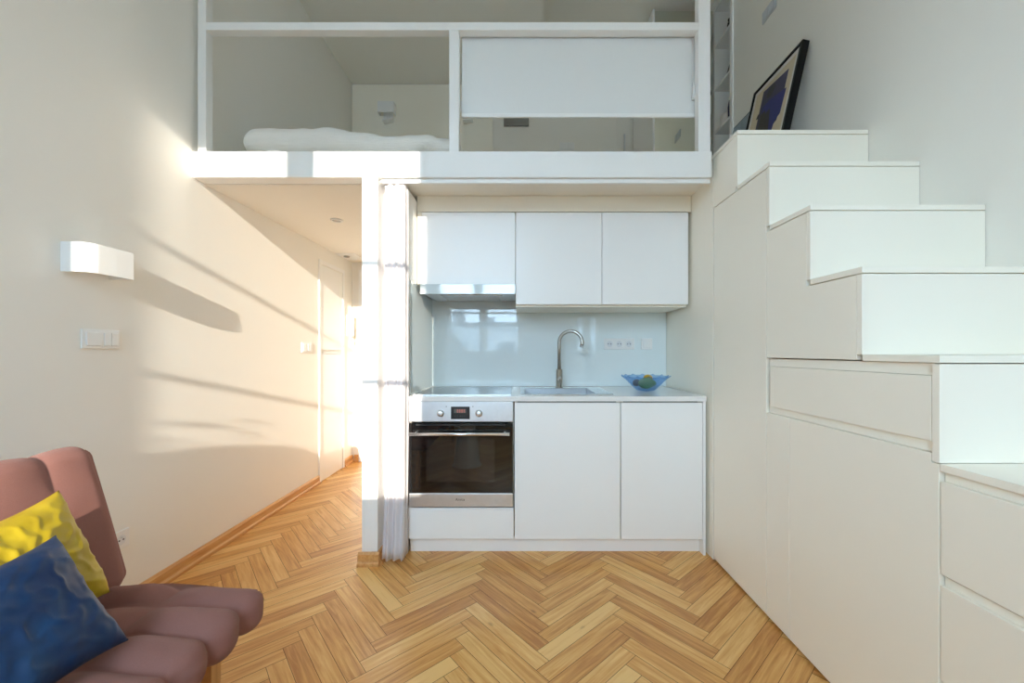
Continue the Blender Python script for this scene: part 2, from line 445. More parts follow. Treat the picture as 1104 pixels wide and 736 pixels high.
bl = thing('roller_blind', 'white roller blind half lowered in the right bay of the loft railing', 'blind', (.31, 2.24, 2.48))
box('fabric', M['blind'], -.335, .985, 2.237, 2.2385, 2.50, 2.93, bl)
MB().tube([(-.335, 2.25, 2.955), (.99, 2.25, 2.955)], .022, 16).build('roller', M['white'], bl)
MB().box(-.335, .985, 2.232, 2.244, 2.480, 2.502).build('bottom_bar', M['white'], bl, .003)
ch = MB().tube([(.958, 2.226, 2.92), (.958, 2.226, 2.62)], .0022, 6)
ch.build('cord', M['plastic'], bl)
MB().box(.952, .966, 2.208, 2.224, 2.57, 2.65).build('cord_holder', M['plastic'], bl, .002)

# bed: mattress on the loft floor with a quilt over it
bed = thing('bed', 'low mattress bed on the loft floor behind the left bay of the railing', 'bed', (-1.0, 3.2, ZL))
def softbox(x0, x1, y0, y1, z0, z1, r, n, disp=None):
    """rounded box surface with optional displacement disp(co, normal)->distance"""
    bm = bmesh.new()
    c = Vector(((x0+x1)/2, (y0+y1)/2, (z0+z1)/2)); h = Vector(((x1-x0)/2, (y1-y0)/2, (z1-z0)/2))
    nx, ny, nz = n
    def face(fn, na, nb):
        g = [[bm.verts.new(fn(2*i/na-1, 2*j/nb-1)) for j in range(nb+1)] for i in range(na+1)]
        for i in range(na):
            for j in range(nb): bm.faces.new((g[i][j], g[i+1][j], g[i+1][j+1], g[i][j+1]))
    face(lambda a, b: (a*h.x, b*h.y, h.z), nx, ny); face(lambda a, b: (a*h.x, b*h.y, -h.z), nx, ny)
    face(lambda a, b: (a*h.x, h.y, b*h.z), nx, nz); face(lambda a, b: (a*h.x, -h.y, b*h.z), nx, nz)
    face(lambda a, b: (h.x, a*h.y, b*h.z), ny, nz); face(lambda a, b: (-h.x, a*h.y, b*h.z), ny, nz)
    bmesh.ops.remove_doubles(bm, verts=bm.verts, dist=1e-5)
    inner = h - Vector((r, r, r))
    for v in bm.verts:
        p = v.co; q = Vector((max(-inner.x, min(inner.x, p.x)), max(-inner.y, min(inner.y, p.y)), max(-inner.z, min(inner.z, p.z))))
        nn = (p-q); nn = nn.normalized() if nn.length > 1e-9 else Vector((0,0,1))
        co = q + nn*r
        if disp: co = co + nn*disp(co, nn)
        v.co = co + c
    bmesh.ops.recalc_face_normals(bm, faces=bm.faces)
    for f in bm.faces: f.smooth = True
    m = MB(); m.bm.free(); m.bm = bm; return m
softbox(-1.60, -.36, 2.36, 4.15, ZL+.001, ZL+.19, .04, (12, 16, 4)).build('mattress', M['ceramic'], bed)
def qd(co, nn):
    p = co
    d = .013*noise.noise(Vector((p.x*3, p.y*2.5, p.z*3)))+.009*noise.noise(Vector((p.x*16, p.y*9, p.z*7+3)))
    if nn.y < -.3: d += .010*noise.noise(Vector((p.x*6, 1, p.z*3)))
    return d
q = softbox(-1.63, -.325, 2.315, 4.16, ZL+.088, ZL+.235, .070, (90, 40, 14), qd)
def prof(x):
    P = ((-1.63, .0), (-1.52, .0), (-1.25, .0), (-.95, -.025), (-.72, -.038), (-.55, -.045), (-.42, -.075), (-.32, -.11))
    for (a, b), (c, d) in zip(P, P[1:]):
        if x <= c: return b+(d-b)*max(0, (x-a)/(c-a))
    return P[-1][1]
for v in q.bm.verts:
    f_ = max(0, min(1, (v.co.z-ZL-.09)/.11))
    v.co.z += prof(v.co.x)*f_ + (.030*math.exp(-((v.co.x+.575)/.05)**2)-.05*max(0, (v.co.x+.50)/.2)-.022*max(0, min(1, (v.co.x+1.2)/.3)))*(1-f_)
    v.co.x += .03*(1-f_)*(-1 if v.co.x < -1 else 1) if abs(v.co.x+.98) > .6 else 0
q.build('quilt', M['quilt'], bed)
tag(MB().box(XL+.004, -.30, YB-.015, YB-.0015, ZL+.02, 3.985).build('headboard_panel', M['board'], bevel=.002),
    'pale flat headboard panel on the loft back wall behind the bed', 'panel')

def bed_lamp(x, label):
    t = thing('wall_lamp', label, 'lamp', (x, YB-.014, 3.6), 'small square lamps above the loft bed')
    z = 3.66; y = YB-.0145
    MB().box(x-.05, x+.05, y-.02, y, z-.07, z+.07).build('back_plate', M['lamp_metal'], t, .003)
    # folded ribbon of enamelled sheet
    m = MB()
    m.prism([(x-.085, y-.02, z-.02), (x-.085, y-.10, z-.02), (x+.085, y-.10, z-.02), (x+.085, y-.02, z-.02),
             (x+.079, y-.02, z-.02), (x+.079, y-.094, z-.02), (x-.079, y-.094, z-.02), (x-.079, y-.02, z-.02)], (0, 0, .11))
    m.build('shade', M['lamp_metal'], t)
    MB().prism([(x-.04, y-.02, z-.10), (x+.06, y-.02, z-.085), (x+.06, y-.09, z-.085), (x-.04, y-.09, z-.10)], (0, 0, .012)).build('reflector', M['lamp_metal'], t)
bed_lamp(-1.40, 'small square white wall lamp above the quilted bed in the left loft bay')
bed_lamp(-.565, 'small square white wall lamp under the left end of the roller blind')
tag(MB().box(-.185, .08, YB-.03, YB, 3.55, 3.70).build('vent_cover', M['gap'], bevel=.004), 'grey rectangular vent cover on the loft back wall below the blind', 'vent')

def switch_plate(name, label, cat, origin, ux, uz, nrm, kinds, m=M['plastic'], group=None):
    """row of switch or socket modules on a wall: ux along the row, uz up, nrm out of the wall"""
    O, ux, uz, nrm = Vector(origin), Vector(ux), Vector(uz), Vector(nrm)
    n = len(kinds); wdt = .071*(n-1)+.082
    t = thing(name, label, cat, O-uz*.041, group)
    def slab(a0, a1, b0, b1, c0, c1):
        m_ = MB(); m_.prism([O+ux*a+uz*b+nrm*c0 for a, b in ((a0,b0),(a1,b0),(a1,b1),(a0,b1))], nrm*(c1-c0)); return m_
    slab(-wdt/2, wdt/2, -.041, .041, 0, .009).build('frame', m, t, .003)
    for i, k in enumerate(kinds):
        a = -wdt/2+.041+.071*i
        if k == 's':
            slab(a-.028, a+.028, -.028, .028, .0085, .014).build('rocker', m, t, .002)
        elif k == 'd':
            slab(a-.028, a-.001, -.028, .028, .0085, .014).build('rocker', m, t, .002)
            slab(a+.001, a+.028, -.028, .028, .0085, .014).build('rocker', m, t, .002)
        else:
            slab(a-.028, a+.028, -.028, .028, .0085, .0105).build('insert', m, t, .002)
            c = O+ux*a+nrm*.0106
            R = Matrix((ux, uz, nrm)).transposed()
            MB().lathe([(0, .0004), (.0185, .0004), (.021, .001), (.022, 0)], c, 24, R).build('well', M['well'], t)
            m_ = MB()
            for q_ in (-.0095, .0095): m_.lathe([(0, .0015), (.0035, .0015), (.0036, 0)], c+ux*q_, 10, R)
            m_.build('contact_hole', M['black'], t)
            MB().lathe([(0, .010), (.0025, .009), (.0026, 0)], c+uz*.012, 10, R).build('earth_pin', M['steel'], t)
    return t
switch_plate('light_switch', 'double white light switch on the left wall below the curved wall lamp', 'switch', (XL, 1.695, 1.218), (0,1,0), (0,0,1), (1,0,0), 'sd')
switch_plate('light_switch', 'white light switch on the left wall in the hall beside the cupboard door', 'switch', (XL, 3.32, 1.20), (0,1,0), (0,0,1), (1,0,0), 'dd')
switch_plate('wall_socket', 'single white socket low on the left wall behind the pink sofa', 'socket', (XL, 1.775, .325), (0,1,0), (0,0,1), (1,0,0), 'o')
switch_plate('wall_socket', 'triple white socket strip on the glass splashback', 'socket', (.722, YS, 1.222), (1,0,0), (0,0,1), (0,-1,0), 'ooo')
switch_plate('light_switch', 'single white switch on the glass splashback right of the triple socket', 'switch', (.925, YS, 1.222), (1,0,0), (0,0,1), (0,-1,0), 's')
switch_plate('light_switch', 'double white switch high on the right wall above the leaning poster', 'switch', (XR, 2.77, 3.54), (0,1,0), (0,0,1), (-1,0,0), 'ss', M['plastic_grey'])
switch_plate('light_switch', 'double white switch on the loft back wall under the blind', 'switch', (.485, YB, 3.34), (1,0,0), (0,0,1), (0,-1,0), 'ss')

# ------------------------------------------------------------------ left wall lamp (curved enamel band)
wl = thing('wall_lamp', 'curved white band wall lamp on the left wall above the double switch', 'lamp', (XL, 1.63, 1.478))
def ribbon(path, t_, z0, z1):
    m = MB(); P = [Vector(p) for p in path]; n = len(P); inn = []
    for i, p in enumerate(P):
        tg = (P[min(i+1, n-1)]-P[max(i-1, 0)]).normalized(); nn = Vector((-tg.y, tg.x)); inn.append(p+nn*t_)
    o0 = [m.bm.verts.new((p.x, p.y, z0)) for p in P]; o1 = [m.bm.verts.new((p.x, p.y, z1)) for p in P]
    i0 = [m.bm.verts.new((p.x, p.y, z0)) for p in inn]; i1 = [m.bm.verts.new((p.x, p.y, z1)) for p in inn]
    for k in range(n-1):
        for q_ in ((o0[k], o0[k+1], o1[k+1], o1[k]), (i0[k+1], i0[k], i1[k], i1[k+1]), (o1[k], o1[k+1], i1[k+1], i1[k]), (o0[k+1], o0[k], i0[k], i0[k+1])):
            m.bm.faces.new(q_)
    for a, b_, c_, d_ in ((o0[0], o1[0], i1[0], i0[0]), (o0[-1], i0[-1], i1[-1], o1[-1])): m.bm.faces.new((a, b_, c_, d_))
    bmesh.ops.recalc_face_normals(m.bm, faces=m.bm.faces)
    return m
lp = [(XL+.0005, 1.549), (-1.742, 1.549)]
for k in range(0, 13):           # rounded near corner
    a = -PI/2 + k/12*PI/2
    lp.append((-1.742+.050*math.cos(a), 1.549+.050+.050*math.sin(a)))
lp += [(-1.690, 1.66), (-1.690, 1.735), (XL+.0005, 1.735)]
ribbon(lp, .004, 1.478, 1.594).build('shade', M['lamp_metal'], wl)
box('bracket', M['lamp_metal'], XL+.0005, XL+.022, 1.57, 1.69, 1.50, 1.57, wl, .003)

# intercom, hall lights
ic = thing('intercom', 'white intercom handset with looped cord on the far left wall of the hall', 'intercom', (XL, 4.11, 1.24))
box('base', M['plastic'], XL, XL+.03, 4.075, 4.145, 1.33, 1.54, ic, .004)
box('handset', M['plastic'], XL+.03, XL+.06, 4.085, 4.135, 1.32, 1.55, ic, .008)
MB().tube([(XL+.04, 4.11+.03*math.sin(t), 1.30-.04*(1-math.cos(t))+.02) for t in [k*2*PI/20 for k in range(21)]], .004, 6).build('cord', M['plastic'], ic)
dl = thing('downlight', 'small round recessed downlight in the hall ceiling', 'light', (-1.327, 2.86, 2.10))
MB().lathe([(.030, .0115), (.042, .0115), (.042, .004), (.032, .003), (.030, .0115)], (-1.327, 2.86, 2.10), 32).build('ring', M['plastic'], dl)
MB().lathe([(0, .007), (.030, .007), (.030, .0115)], (-1.327, 2.86, 2.10), 24).build('lamp_glass', M['spot'], dl)
hp = thing('ceiling_hatch', 'small square hatch with a spot in the far hall ceiling', 'hatch', (-1.70, 3.95, 2.10))
box('panel', M['plastic'], -1.785, -1.60, 3.82, 4.08, 2.104, 2.1115, hp, .002)
MB().lathe([(0, -.004), (.025, -.004), (.03, .004)], (-1.72, 3.92, 2.10), 20).build('spot', M['gap'], hp)

# ------------------------------------------------------------------ curtain on its track
ct = tag(MB().box(-.762, 1.04, 2.190, 2.206, 2.092, 2.1155).tube([(-.762, 2.198, 2.104), (-.772, 2.200, 2.104), (-.777, 2.212, 2.104), (-.777, 2.235, 2.104)], .010, 8).build('curtain_track', M['white'], bevel=.002),
         'thin white curtain track under the loft beam above the kitchen', 'curtain track')
def t_(i): return i/110
def make_curtain():
    m = MB(); nu, nv = 110, 40
    path = []
    for i in range(nu+1):
        t = i/nu
        if t < .74:
            s = t/.74
            x = -.757+.104*s; y = 2.205+.011*math.sin(s*2*PI*2.5+.4)
        else:
            s = (t-.74)/.26
            x = -.653+.016*s+.004*math.sin(s*6); y = 2.2+.052*s
        path.append((x, y))
    g = []
    for j in range(nv+1):
        h = j/nv; z = .034+(2.092-.034)*h; row = []
        for i, (x, y) in enumerate(path):
            sp = 1-h
            yy = 2.206+(y-2.206)*(.6+.7*sp)
            xx = x+.003*sp*(i/nu-.45)+.002*math.sin(h*9+i*.09)*sp
            if t_(i) > .74: yy = y-.012*sp
            yy += .003*math.sin(h*13+i*.15)
            if z < .5 and t_(i) < .9: yy -= .045*((.5-z)/.47)**1.5
            row.append(m.bm.verts.new((xx, yy, z-.025*(1-h)*0)))
        g.append(row)
    for j in range(nv):
        for i in range(nu):
            f = m.bm.faces.new((g[j][i], g[j][i+1], g[j+1][i+1], g[j+1][i])); f.smooth = True
    o = m.build('curtain', M['curtain'])
    sd = o.modifiers.new('thick', 'SOLIDIFY'); sd.thickness = .0012; sd.offset = 0
    return tag(o, 'white sheer curtain gathered beside the oven at the kitchen edge', 'curtain')
make_curtain()

# ------------------------------------------------------------------ kitchen
# side panel on the right, splashback, fascia
tag(box('tall_cover_board', M['board'], XS, XS+.018, 2.232, YS+.012, .0, 2.149, bevel=.001), 'white full-height side panel between kitchen units and stair cupboards', 'panel')
tag(box('splashback', M['splash'], XN+.004, XS-.003, YS, YS+.006, .912, 1.60), 'pale blue-white glass splashback behind the worktop', 'splashback')
tag(box('splashback', M['splash'], XN, XN+.004, 2.36, YS+.006, .912, 1.59), 'narrow glass splashback on the left wall beside the hob', 'splashback')
tag(box('fascia_panel', M['board'], XN+.002, XS-.002, YU+.004, YU+.022, 2.050, 2.149, bevel=.0015), 'white fascia strip above the three wall cabinets', 'fascia')
CW = 'white handleless wall cabinets'
def wall_cab(x0, x1, z0, label):
    t = thing('wall_cabinet', label, 'cabinet', ((x0+x1)/2, YU+.2, z0), CW)
    MB().box(x0+.001, x0+.017, YU+.020, YS-.001, z0, 2.047).box(x1-.017, x1-.001, YU+.020, YS-.001, z0, 2.047).box(x0+.017, x1-.017, YU+.020, YS-.001, z0, z0+.016)\
        .box(x0+.017, x1-.017, YU+.020, YS-.001, 2.03, 2.047).build('carcass', M['board'], t)
    box('door', M['lacquer'], x0+.0015, x1-.0015, YU, YU+.018, z0-.004, 2.044, t, .0015)
    if z0 < 1.5: box('bottom_panel', M['board'], x0+.001, x1-.001, YU+.03, YS-.01, z0-.016, z0, t)
    return t
wc = wall_cab(-.630, -.036, 1.592, 'white wall cabinet with one shorter door above the cooker hood')
wall_cab(-.036, .509, 1.467, 'white wall cabinet above the sink, middle of three')
wall_cab(.509, 1.055, 1.467, 'white wall cabinet nearest the stairs, above the sockets')
box('filler_strip', M['board'], XN+.005, -.6305, YU+.002, YU+.02, 1.592, 2.047, wc)

hd = thing('cooker_hood', 'slim pull-out cooker hood with glass front under the left wall cabinet', 'cooker hood', (-.333, 2.7, 1.52))
box('body', M['steel'], -.625, -.041, 2.53, YS-.002, 1.535, 1.587, hd, .002)
box('front_strip', M['hood_glass'], -.632, -.036, 2.482, 2.502, 1.525, 1.586, hd, .002)
box('slide_tray', M['steel'], -.618, -.048, 2.502, 2.53, 1.540, 1.572, hd)
box('filter', M['steel_bright'], -.52, -.15, 2.56, 2.86, 1.527, 1.535, hd, .002)
MB().box(-.155, -.12, 2.52, 2.55, 1.522, 1.536).build('lamp_lens', M['spot'], hd, .003)

# worktop with the sink cut-out
SX0, SX1, SY0, SY1 = .010, .520, 2.355, 2.765
WT0, WT1 = .882, .910
wt = MB()
X0, X1, Y0, Y1 = XN+.0005, 1.056, 2.268, YS+.011
wt.box(X0, SX0, Y0, Y1, WT0, WT1).box(SX1, X1, Y0, Y1, WT0, WT1).box(SX0, SX1, Y0, SY0, WT0, WT1).box(SX0, SX1, SY1, Y1, WT0, WT1)
tag(wt.build('worktop', M['worktop']), 'glossy white kitchen worktop over the base units', 'worktop')

def shell(mb, x0, x1, y0, y1, z0, z1, t=.016):
    mb.box(x0, x0+t, y0, y1, z0, z1).box(x1-t, x1, y0, y1, z0, z1).box(x0+t, x1-t, y0, y1, z0, z0+t).box(x0+t, x1-t, y1-t, y1, z0+t, z1)
CB = 'white base units under the worktop'
def base_cab(x0, x1, label):
    t = thing('base_cabinet', label, 'cabinet', ((x0+x1)/2, 2.6, .085), CB)
    m = MB(); shell(m, x0+.001, x1-.001, YK+.021, YS-.02, .086, .880); m.build('carcass', M['board'], t)
    box('rail', M['gap'], x0+.018, x1-.018, YK+.030, YK+.045, .850, .879, t)
    box('door', M['lacquer'], x0+.0015, x1-.0015, YK, YK+.019, .090, .873, t, .002)
    return t
base_cab(-.040, .568, 'white base cabinet with a wide door under the sink')
base_cab(.571, 1.040, 'white base cabinet with a narrower door under the blue bowl')
t = thing('base_cabinet', 'white oven housing with a shallow drawer beneath the oven', 'cabinet', (-.345, 2.6, .085), CB)
m = MB(); shell(m, -.650, -.043, YK+.026, YS-.02, .086, .880); m.box(-.634, -.059, YK+.026, YS-.04, .255, .271); m.build('carcass', M['board'], t)
dw = box('drawer', M['lacquer'], -.648, -.044, YK, YK+.019, .092, .262, t, .002)
box('grip_edge', M['lacquer'], -.648, -.044, YK-.0005, YK+.019, .2635, .271, t, .001)
tag(box('end_panel', M['lacquer'], 1.0405, 1.0555, YK-.004, YS-.02, 0, .880, bevel=.001), 'white end panel closing the base units on the right', 'panel')
tag(box('plinth', M['lacquer'], -.648, 1.039, YK+.045, YK+.06, 0, .084, bevel=.001), 'white recessed plinth along the floor under the base units', 'plinth')

# oven
ov = thing('oven', 'built-in steel oven with black glass door under the hob', 'oven', (-.345, 2.4, .275))
ox0, ox1 = -.642, -.046
m = MB(); m.box(ox0+.03, ox1-.03, YK+.024, 2.80, .285, .865); m.build('body', M['black'], ov)
box('control_panel', M['steel'], ox0, ox1, YK-.010, YK+.022, .765, .880, ov, .003)
for kx in (-.460, -.241):
    R = Matrix(((1,0,0),(0,0,-1),(0,1,0)))
    k = MB().lathe([(0, .022), (.012, .022), (.0165, .020), (.0175, .004), (.020, .003), (.020, 0)], (kx, YK-.010, .814), 28, R).build('knob', M['steel'], ov)
    box('pointer', M['gap'], kx-.001, kx+.001, YK-.0335, YK-.032, .818, .828, k)
dp = box('display', M['black'], -.401, -.294, YK-.013, YK-.010, .781, .852, ov, .001)
box('window', M['lcd'], -.383, -.314, YK-.0138, YK-.013, .816, .839, dp)
m = MB()
for i in range(4):
    a = -.366+i*.0125
    for (dx0, dx1, dz0, dz1) in ((0,.007,0,.0015),(0,.007,.008,.0095),(0,.007,.0155,.017),(0,.0014,0,.017),(.0056,.007,0,.017)):
        m.box(a+dx0, a+dx1, YK-.0142, YK-.0138, .819+dz0, .819+dz1)
m.build('digits', M['led'], dp)
m = MB()
for a in (-.380, -.366, -.351, -.336, -.325): m.box(a, a+(.010 if a in (-.351,) else .004), YK-.0134, YK-.013, .797, .800)
m.build('key_marks', M['lcd'], dp)
for a in (-.428, -.276): box('printed_mark', M['gap'], a-.003, a+.003, YK-.0103, YK-.0100, .849, .855, ov)
for a in (-.460, -.241): box('printed_mark', M['plastic_grey'], a-.006, a+.006, YK-.0103, YK-.0100, .849, .852, ov)
dr = MB().box(ox0+.002, ox1-.002, YK-.012, YK+.018, .360, .757).build('door', M['oven_glass'], ov, .002)
box('inner_window', M['oven_inner'], -.541, -.152, YK-.0126, YK-.012, .424, .664, dr)
box('vent_slot', M['black'], -.60, -.09, YK-.013, YK-.012, .744, .752, dr)
h = MB().tube([(-.628, YK-.052, .703), (-.066, YK-.052, .703)], .0095, 16)
h.build('handle', M['steel_bright'], dr)
for a in (-.60, -.094): MB().tube([(a, YK-.0125, .703), (a, YK-.045, .703)], .007, 10).build('handle_post', M['steel'], dr)
bs = box('bottom_strip', M['steel'], ox0+.002, ox1-.002, YK-.012, YK+.018, .280, .357, ov, .002)
text_mesh('logo', 'Amica', .021, (-.349, YK-.0124, .3225), Matrix.Rotation(PI/2, 3, 'X'), M['ink'], bs)

# hob
hb = thing('hob', 'flat black ceramic hob set in the worktop above the oven', 'hob', (-.35, 2.58, WT1))
box('glass', M['hob'], -.628, -.062, 2.318, 2.83, WT1+.0005, WT1+.0065, hb, .001)
for a in (2.3145, 2.8305): box('trim', M['steel'], -.630, -.060, a, a+.003, WT1+.0003, WT1+.007, hb)
for bx, by, br in ((-.48, 2.45, .09), (-.21, 2.45, .07), (-.48, 2.69, .07), (-.21, 2.69, .09)):
    MB().lathe([(br-.0012, .0066), (br-.0012, .00675), (br, .00675), (br, .0066)], (bx, by, WT1), 40).build('zone_ring', M['plastic_grey'], hb)

# sink
sk = thing('sink', 'stainless steel inset sink beneath the tap', 'sink', (.265, 2.56, .75))
m = MB()
z = WT1+.0005; zt = WT1+.004
m.box(SX0-.015, SX1+.03, SY0-.015, SY0+.012, z, zt).box(SX0-.015, SX1+.03, SY1-.02, SY1+.045, z, zt)
m.box(SX0-.015, SX0+.012, SY0+.012, SY1-.02, z, zt).box(SX1-.07, SX1+.03, SY0+.012, SY1-.02, z, zt)
m.build('rim', M['steel_bright'], sk, .001)
m = MB(); ix0, ix1, iy0, iy1 = SX0+.012, SX1-.07, SY0+.012, SY1-.02
m.box(ix0-.004, ix0, iy0, iy1, .76, zt-.001).box(ix1, ix1+.004, iy0, iy1, .76, zt-.001).box(ix0, ix1, iy0-.004, iy0, .76, zt-.001).box(ix0, ix1, iy1, iy1+.004, .76, zt-.001)
m.box(ix0-.004, ix1+.004, iy0-.004, iy1+.004, .756, .76)
m.build('basin', M['basin_steel'], sk)
MB().lathe([(0, .003), (.03, .003), (.042, .001), (.043, 0)], ((ix0+ix1)/2, 2.55, .76), 28).build('drain', M['steel'], sk)
m = MB()
for i in range(5): m.box(SX1-.052+i*.014, SX1-.047+i*.014, SY0+.05, SY1-.06, zt, zt+.0015)
m.build('drainer_rib', M['steel_bright'], sk)

# tap
tp = thing('faucet', 'satin nickel swan-neck tap behind the sink', 'tap', (.266, 2.79, zt))
tx, ty = .266, 2.79
MB().lathe([(0, 0), (.026, 0), (.026, .004), (.0225, .006), (.0225, .125), (.019, .128), (.0, .128)], (tx, ty, zt+.0003), 28).build('body', M['nickel'], tp)
pts = [(tx, ty, zt+.126), (tx, ty, 1.20)]
ra = .080; dirx, diry = .97, -.24
for k in range(0, 23):
    a = PI-k/22*math.radians(196)
    pts.append((tx+dirx*(ra+ra*math.cos(a)), ty+diry*(ra+ra*math.cos(a)), 1.228+ra*math.sin(a)))
MB().tube(pts, .0125, 16).build('spout', M['nickel'], tp)
e0, e1 = Vector(pts[-2]), Vector(pts[-1]); dv = (e1-e0).normalized()
MB().tube([e1-dv*.004, e1+dv*.012], .0135, 16).build('aerator', M['steel'], tp)
lv = MB().tube([(tx, ty-.022, zt+.062), (tx, ty-.045, zt+.062)], .0155, 18)
lv.build('lever_hub', M['nickel'], tp)
MB().tube([(tx, ty-.040, zt+.060), (tx+.001, ty-.052, zt+.035), (tx+.002, ty-.056, zt+.004)], [.006, .0055, .005], 10).build('lever', M['nickel'], tp)

# blue glass bowl and fruit
bcx, bcy = .812, 2.60
bprof = [(0, .006), (.035, .006), (.055, .008), (.075, .025), (.100, .052), (.125, .078), (.150, .098)]
def wav(an, i):
    if i < 3: return 1, 0
    k = (i-2)/4
    return 1+.022*k*math.sin(an*14)+.012*k*math.sin(an*28), .0035*k*k*math.sin(an*14+.8)+.002*k*k*math.sin(an*28)
bw = MB().lathe(bprof, (bcx, bcy, WT1), 108, None, wav)
bo = bw.build('fruit_bowl', M['blueglass'])
sd = bo.modifiers.new('thick', 'SOLIDIFY'); sd.thickness = .004; sd.offset = 1
tag(bo, 'blue glass bowl with a wavy rim on the right end of the worktop', 'bowl')
def fruit(name, label, cat, c, rx, ry, rz, rotz, m, tip=0):
    mb = MB(); bmesh.ops.create_uvsphere(mb.bm, u_segments=28, v_segments=18, radius=1)
    for v in mb.bm.verts:
        p = v.co.copy(); k = 1+.05*noise.noise(p*2+Vector(c)*9)
        tpr = 1-tip*max(0, p.x)
        x, y, z_ = p.x*rx*k*(1+tip*.25*max(0, p.x)), p.y*ry*k*tpr, p.z*rz*k*tpr
        ca, sa = math.cos(rotz), math.sin(rotz)
        v.co = Vector((c[0]+ca*x-sa*y, c[1]+sa*x+ca*y, c[2]+z_))
    o = mb.build(name, m, smooth=True); return tag(o, label, cat, 'fruit in the blue bowl')
fruit('avocado', 'large green fruit in the blue glass bowl', 'fruit', (bcx+.005, bcy-.016, WT1+.050), .062, .036, .036, .25, M['avocado'], .35)
fruit('lemon', 'yellow fruit lying on top in the blue glass bowl', 'fruit', (bcx+.028, bcy+.036, WT1+.078), .036, .028, .026, .5, M['lemon'], .2)
fruit('plum', 'small brown-red fruit at the left in the blue glass bowl', 'fruit', (bcx-.058, bcy+.006, WT1+.052), .024, .024, .024, 0, M['plum'])

# ------------------------------------------------------------------ staircase with storage
RY = [1.979, 1.724, 1.480, 1.255, 1.022, .784, .545, .306]; RZ = [2.268-.278*k for k in range(8)]
st = thing('staircase', 'white boxy staircase climbing along the right wall to the loft', 'stairs', (1.40, 1.1, 0))
T = .020
for k in range(8):
    yb = RY[k-1] if k else 2.256
    box('tread', M['board'], XS, XR-.003, RY[k], yb-(.0 if k else 0), RZ[k]-T, RZ[k], st, .0012)
    zb = RZ[k+1] if k < 7 else 0
    box('riser', M['board'], XS, XR-.003, RY[k]+.0005, RY[k]+T, zb+.0002, RZ[k]-T-.003, st, .0012)
box('side_panel', M['board'], XS+.001, XS+.019, RY[0]+T+.0005, 2.229, RZ[1]-T-.0, RZ[0]-T-.002, st, .001)
# last riser side cheek near the camera-side bottom steps
def front(name, poly, parent, m=M['board'], x=XS+.001, t=.018, bev=.0015):
    """panel in the stair face plane: poly of (y,z)"""
    mb = MB(); mb.prism([(x, y, z) for y, z in poly], (t, 0, 0)); return mb.build(name, m, parent, bev)
def rect(y0, y1, z0, z1): return [(y0,z0),(y1,z0),(y1,z1),(y0,z1)]
def carcass(t, poly):
    mb = MB(); mb.prism([(XS+.030, y, z) for y, z in poly], (XR-.03-XS-.03, 0, 0)); return mb.build('carcass', M['board'], t)
SG = 'storage units built under the stairs'
def groove(y0, y1, z0, z1, t): return front('grip_groove', rect(y0, y1, z0, z1), t, M['board'], XS+.013, .014, 0)
t = thing('stair_cabinet', 'tall white cupboard under the top steps next to the kitchen', 'cupboard', (1.4, 1.98, 0), SG)
carcass(t, rect(1.752, 2.215, .03, 1.955))
front('door', rect(1.7485, 2.224, .012, RZ[1]-T-.004), t)
t = thing('stair_cabinet', 'stepped white cupboard under the third and fourth steps from the top', 'cupboard', (1.4, 1.5, 1.137), SG)
carcass(t, [(1.285, 1.15), (1.715, 1.15), (1.715, 1.675), (1.515, 1.675), (1.515, 1.40), (1.285, 1.40)])
a0, a1, e = RY[3]+T+.0025, RY[2]+T+.0025, .003
front('door', [(a0, 1.139), (1.7455, 1.139), (1.7455, RZ[2]-T-e), (a1, RZ[2]-T-e), (a1, RZ[3]-T-e), (a0, RZ[3]-T-e)], t)
t = thing('stair_cabinet', 'wide white unit in the stair side with one drawer over a large door', 'cupboard', (1.4, 1.4, 0), SG)
carcass(t, rect(1.05, 1.73, .03, 1.105))
front('drawer', rect(1.0455, 1.722, .930, 1.102), t)
groove(1.046, 1.742, 1.1035, 1.1345, t)
front('filler_strip', rect(1.599, 1.7455, .012, .899), t)
front('door', [(1.0255, .012), (1.5965, .012), (1.5965, .899), (1.0455, .899), (1.0455, .875), (1.0255, .875)], t)
groove(1.046, 1.742, .9005, .9285, t)
t = thing('stair_cabinet', 'white drawer unit under the low step by the right frame edge', 'cupboard', (1.4, .8, 0), SG)
mb = MB(); mb.prism([(XS+.030, y, z) for y, z in [(.575, .03), (1.018, .03), (1.018, .845), (.812, .845), (.812, .568), (.575, .568)]], (XR-.03-XS-.03, 0, 0)); mb.build('carcass', M['board'], t)
for y0, z0, z1 in ((.808, .595, .832), (.808, .322, .566), (.570, .040, .293)):
    front('drawer', rect(y0, 1.0215, z0, z1), t)
    groove(y0+.002, 1.0210, z1+.001, z1+.022, t)
front('filler_strip', rect(.570, .8045, .322, .574), t)

